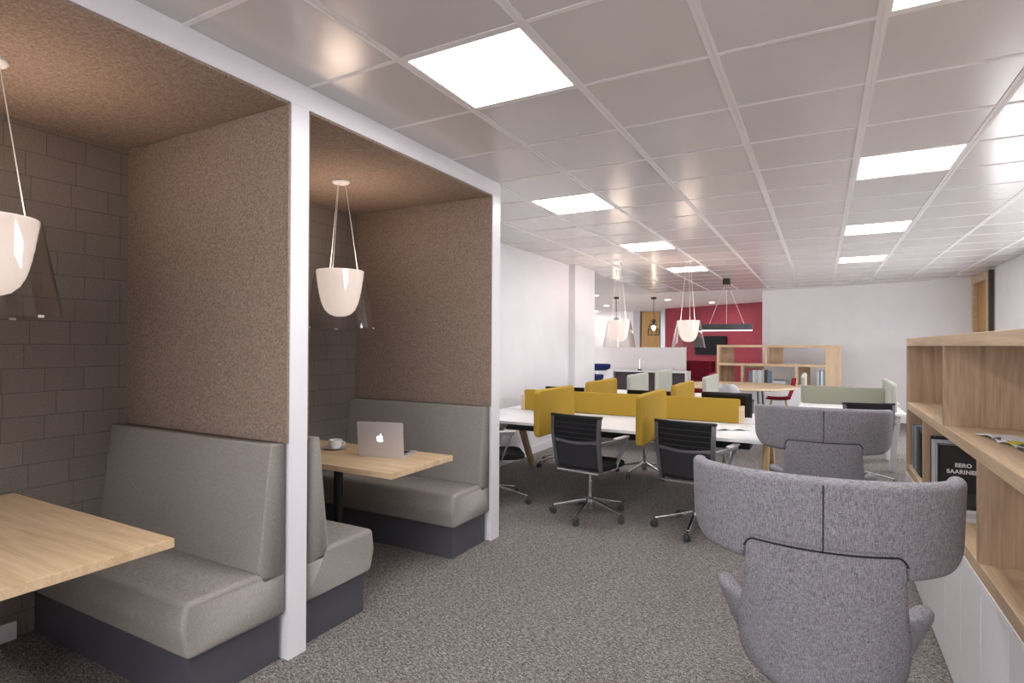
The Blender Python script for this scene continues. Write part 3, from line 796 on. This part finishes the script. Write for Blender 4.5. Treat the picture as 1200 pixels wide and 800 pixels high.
for k, (cn, t, h) in enumerate((('black', .035, .29), ('white', .03, .275), ('pale', .028, .28), ('white', .03, .27), ('pale', .03, .275), ('teal', .022, .265), ('white', .025, .265))):
    book('book', BC[cn], .53, .75, yy-t, yy, .676, .676+h, '%s book standing behind the black titled book, %s' % ({'black': 'black', 'white': 'white', 'pale': 'pale grey', 'teal': 'grey teal'}[cn], ['farthest', 'second farthest', 'third farthest', 'fourth farthest', 'fifth farthest', 'second nearest', 'nearest'][k]), 'pale spined books in the oak bookcase')
    yy -= t+.002
tb = book('book', BC['black'], .53, .80, 3.62, yy, .676, .956, 'black book with white capital lettering on its cover, standing in the oak bookcase', None)
def text_mesh(s, size, loc, rot, m, parent, name='cover_title'):
    cu = bpy.data.curves.new(name, 'FONT'); cu.body = s; cu.size = size; cu.align_x = 'CENTER'; cu.extrude = .0004; cu.offset = size*.045; cu.space_character = 1.08
    o = bpy.data.objects.new(name, cu); COL.objects.link(o)
    dg = bpy.context.evaluated_depsgraph_get(); me = bpy.data.meshes.new_from_object(o.evaluated_get(dg)); bpy.data.objects.remove(o)
    me.materials.clear(); me.materials.append(m)
    q = bpy.data.objects.new(name, me); COL.objects.link(q); q.parent = parent; q.location = loc; q.rotation_euler = rot
    return q
wt = mat('white_print', (.8, .8, .8), .5)
ty = 3.62-(3.62+yy)/2
text_mesh('EERO', .027, (.100, ty-.001, .172), (PI/2, 0, 0), wt, tb)
text_mesh('SAARINEN', .027, (.100, ty-.001, .139), (PI/2, 0, 0), wt, tb)
for k, (cn, t, dx) in enumerate((('white', .022, 0), ('pale', .018, .01), ('white', .016, .0), ('black', .02, .015))):
    z0 = .676+sum((.022, .018, .016)[:k])
    o = MB().box(.53+dx, .74+dx, 3.19, 3.47, z0, z0+t).build('book', BC[cn], bevel=.002)
    tag(o, ['white book lying lowest of the flat pile below the titled book', 'pale grey book, second in the flat pile', 'white book, third in the flat pile', 'black book topmost of the flat pile'][k], 'book', 'books lying flat in the oak bookcase')
# magazine with pictures
MAG = mat('magazine_pictures', (.6, .6, .6), .3)
def _mag():
    N, L, b = nodes(MAG); v = N.new('ShaderNodeTexVoronoi'); v.inputs['Scale'].default_value = 22
    L.new(tc(MAG).outputs[0], v.inputs['Vector']); s = N.new('ShaderNodeSeparateColor'); L.new(v.outputs['Color'], s.inputs[0])
    r = ramp(MAG, s.outputs[0], [(0, (.72, .73, .78)), (.55, (.70, .70, .74)), (.6, (.62, .58, .05)), (.72, (.05, .05, .07)), (.85, (.68, .68, .72)), (1, (.35, .37, .42))])
    r.color_ramp.interpolation = 'CONSTANT'; L.new(r.outputs[0], b.inputs['Base Color'])
_mag()
open_book(.745, 2.84, 1.091, PI/2+.12, 'open picture magazine lying on the middle shelf of the oak bookcase', .22, .30, MAG, 'magazine')

def bookcase_far():
    r = thing('bookcase', 'low open oak bookcase before the white far wall', 'bookcase', (-.9, 12.5, 0))
    X = lambda x: x+.9
    D = .36
    box('top_board', OAKX, (X(-1.93), X(.33), 0, D, 1.425, 1.475), r, .002)
    box('shelf', OAKX, (X(-1.88), X(.06), 0, D, 1.045, 1.095), r, .002)
    box('bottom_board', OAKX, (X(-1.93), X(.33), 0, D, .64, .69), r, .002)
    box('side_panel', OAKX, (X(-1.93), X(-1.88), 0, D, .69, 1.425), r, .002)
    for xa, xb, za, zb in ((-1.88, -1.63, 1.095, 1.425), (-1.88, -1.63, .69, 1.045), (-.95, -.68, 1.095, 1.425), (-.40, -.20, .69, 1.045), (-1.40, -1.05, .98, 1.045)):
        box('back_panel', OAKZ, (X(xa), X(xb), D-.03, D, za, zb), r)
    for x, za, zb in ((-1.01, 1.095, 1.425), (-1.46, .69, 1.045), (-.46, .69, 1.045)):
        box('divider', OAKX, (X(x), X(x)+.045, 0, D, za, zb), r, .002)
    box('end_cabinet', OAKL, (X(.06), X(.33), 0, D, .69, 1.425), r, .002)
bookcase_far()
r = thing('low_cabinet', 'white low cabinet carrying the far oak bookcase', 'cabinet', (-.8, 12.68, 0))
box('carcass', WHITE, (-1.11, 1.11, -.16, .17, .05, .638), r); box('plinth', WHITE, (-1.05, 1.05, -.12, .14, 0, .05), r)
for k in range(4): box('door', WHITE, (-1.11+k*.555+.003, -1.11+(k+1)*.555-.003, -.18, -.162, .06, .632), r, .003)
def small_book(m, x0, x1, z0, z1, label, grp, y0=12.52, y1=12.74):
    o = MB().box(x0, x1, y0, y1, z0, z1).build('book', m, bevel=.002); tag(o, label, 'book', grp)
x = -1.31
for k, (cn, t, h) in enumerate((('slate', .07, .25), ('white', .05, .27), ('pale', .05, .27), ('white', .055, .27), ('pale', .05, .27), ('brown', .06, .27), ('slate', .06, .25))):
    small_book(BC[cn], x, x+t, .691, .691+h, ['leftmost slate book in the far bookcase beside the red wall', 'white book, second in the far bookcase row', 'pale grey book, third in the far bookcase row', 'white book, fourth in the far bookcase row', 'pale grey book, fifth in the far bookcase row', 'dark brown book, sixth in the far bookcase row', 'rightmost slate book of the far bookcase row'][k], 'upright books in the far bookcase'); x += t+.003
for k, (cn, a, b) in enumerate((('pale', -.88, -.62), ('white', -.86, -.64), ('slate', -.84, -.62))):
    small_book(BC[cn], a, b, .691+k*.03, .719+k*.03, ['pale grey book lowest in the small flat pile on the far bookcase', 'white book in the middle of the small flat pile', 'slate book topmost of the small flat pile'][k], 'flat pile of books in the far bookcase')
x = -.08
for k, (cn, t, h) in enumerate((('pale', .035, .27), ('slate', .03, .29), ('white', .03, .28), ('teal', .03, .29))):
    small_book(BC[cn], x, x+t, .691, .691+h, ['pale grey book leftmost in the right cell of the far bookcase', 'slate book second in the right cell of the far bookcase', 'white book third in the right cell of the far bookcase', 'teal book beside the closed end of the far bookcase'][k], 'books in the right cell of the far bookcase'); x += t+.002
open_book(-.55, 12.68, 1.096, 0, 'open magazine on the middle shelf of the far bookcase', .16, .2, PAPER)

# ------------------------------------------------------------------ round table and seats around it
def round_table():
    r = thing('round_table', 'large round oak table before the far bookcase', 'table', (-1.36, 10.9, 0))
    MB().lathe([(.001, .715), (.98, .715), (1.0, .725), (1.0, .74), (.99, .75), (.001, .75)], n=64).build('table_top', OAKX, r, smooth=40)
    for k in range(4):
        a = PI/4+k*PI/2; MB().tube([(.62*math.cos(a), .62*math.sin(a), 0), (.58*math.cos(a), .58*math.sin(a), .715)], .022, 12).build('leg', DGREY, r)
round_table()
def shell_chair(name, label, loc, rz, m, grp=None):
    r = thing(name, label, 'chair', loc, rz, grp)
    rings = []
    for i in range(17):
        t = i/16
        if t < .5: y = .21-.40*t/.5; z = .45-.012*math.sin(t/.5*PI); W = .20+.015*math.sin(t*2*PI/2)
        else:
            q = (t-.5)/.5; y = -.19-.10*q-.02*math.sin(q*PI); z = .45+.40*q**.9; W = .215*(1-.55*q**4)
        cu = .03+.03*t
        ro = [(W*(-1+2*k/10), y+cu*abs(-1+2*k/10)**2*(1 if t > .5 else 0), z+(cu*abs(-1+2*k/10)**2 if t <= .5 else 0)) for k in range(11)]
        dn = (0, 0, -.014) if t < .45 else (0, -.014, 0)
        ri = [(p[0]+dn[0], p[1]+dn[1], p[2]+dn[2]) for p in ro][::-1]
        rings.append(ro+ri)
    MB().loft(rings).build('seat_shell', m, r, smooth=50)
    for sx in (-1, 1):
        for sy in (-1, 1): MB().tube([(sx*.13, sy*.12, .43), (sx*.2, sy*.2, 0)], .012, 8).build('leg', LEGW, r)
    return r
shell_chair('shell_chair', 'white shell chair at the round table, seen over the monitor', (-1.33, 9.75, 0), 0.1, mat('white_shell_plastic', (.62, .62, .67), .35), 'shell chairs at the round table')
shell_chair('shell_chair', 'red shell chair in profile at the right side of the round table', (-.72, 11.92, 0), PI/2, RED, 'shell chairs at the round table')
def red_bench():
    r = thing('red_bench', 'red upholstered bench beyond the round table, by the far bookcase', 'bench', (-2.0, 12.1, 0), PI)
    box('seat', RED, (-.55, .32, -.2, .15, .30, .46), r, .03, 3)
    box('backrest', RED, (-.55, .32, .13, .2, .42, .68), r, .03, 3); box('plinth', PLINTH, (-.5, .28, -.16, .12, 0, .30), r)
red_bench()
def red_sofa():
    r = thing('high_back_armchair', 'dark red high-back winged armchair against the crimson wall', 'armchair', (-3.08, 16.4, 0))
    prof = [(-.45, .68), (-.45, 1.03), (.45, 1.03), (.45, .70), (.28, .66), (.28, .3), (-.28, .3), (-.28, .66)]
    MB().prism(prof, 'y', .2, .3).build('backrest', DRED, r, .03, 3)
    box('wing', DRED, (-.47, -.38, -.25, .3, .70, 1.03), r, .03, 3); box('wing', DRED, (.38, .47, -.25, .3, .70, 1.03), r, .03, 3)
    box('seat', DRED, (-.3, .3, -.3, .25, .30, .46), r, .03, 3)
    for sx in (-1, 1):
        for sy in (-1, 1): MB().tube([(sx*.2, sy*.2, .3), (sx*.26, sy*.24, 0)], .015, 8).build('leg', DGREY, r)
red_sofa()
# television on the red wall
def tv():
    d = Vector((-3.32, 1.97, 0)).normalized(); ang = math.atan2(d.y, d.x)+PI
    c = Vector((-1.30, 17.23, 0)) + d*1.92
    r = thing('television', 'flat black television mounted on the crimson wall', 'television', (c.x, c.y, 1.46), ang)
    box('screen', SCREEN, (-.58, .58, -.10, -.05, -.29, .29), r, .005); box('bracket', BLACK, (-.15, .15, -.05, -.002, -.1, .1), r)
tv()
# ------------------------------------------------------------------ kitchen island
def island():
    r = thing('kitchen_island', 'white island with dark cabinet fronts at the far end', 'kitchen island', (-3.2, 11.9, 0))
    box('worktop', DESKW, (-.72, .80, -.10, .30, .89, .925), r, .003)
    box('end_panel', WHITE, (.76, .80, -.08, .30, 0, .89), r)
    box('carcass', DARKC, (-.70, .755, -.02, .28, .08, .885), r)
    box('plinth', BLACK, (-.68, .74, .02, .26, 0, .08), r)
    for k in range(3): box('door', DARKC, (-.70+k*.485+.003, -.70+(k+1)*.485-.003, -.04, -.021, .1, .87), r, .003)
    t = thing('tap', 'slim chrome tap standing on the far island worktop', 'tap', (-3.41, 11.95, .9255))
    pts = [(0, 0, 0), (0, 0, .2)] + [(.05-.05*math.cos(a), 0, .2+.05*math.sin(a)) for a in [PI*i/8 for i in range(1, 9)]] + [(.1, 0, .16)]
    MB().tube(pts, .006, 8).build('spout', CHROME, t); MB().lathe([(.001, 0), (.045, 0), (.045, .02), (.02, .03), (.001, .03)], n=16).build('base', BLACK, t)
    p = thing('slatted_screen', 'waist-high white slatted partition behind the far island', 'partition', (-3.6, 12.35, 0))
    box('panel', SLAT, (-1.30, 1.07, 0, .06, 0, 1.415), p, .003)
    m = MB()
    for k in range(6): m.box(-.62, 1.06, -.014, -.001, .95+k*.075, .95+k*.075+.066)
    m.build('slats', SLAT, p, .002)
    c = thing('side_counter', 'white counter block left of the dark island', 'counter', (-4.35, 11.9, 0))
    box('body', WHITE, (-.5, .40, -.1, .3, 0, .88), c, .003); box('worktop', DESKW, (-.5, .41, -.12, .31, .88, .91), c, .003)
island()
def stool(x, y, h, label):
    r = thing('bar_stool', label, 'stool', (x, y, 0), 0, 'navy bar stools')
    rings = [[(q*k*.24, p*k*.2, z) for q, p in rrect(2, 2, .5, 5)] for z, k in ((h-.13, .7), (h-.09, .95), (h-.02, 1), (h, .93))]
    MB().loft(rings).build('seat', BLUE, r)
    MB().lathe([(.02, .02), (.02, h-.13)], n=12, cap=True).build('column', CHROME, r)
    MB().lathe([(.001, 0), (.2, 0), (.2, .012), (.02, .025), (.001, .025)], n=24).build('base', CHROME, r)
stool(-4.06, 11.15, 1.07, 'taller navy bar stool beside the white pilaster')
stool(-4.02, 10.6, .88, 'lower navy bar stool in front of the taller one')
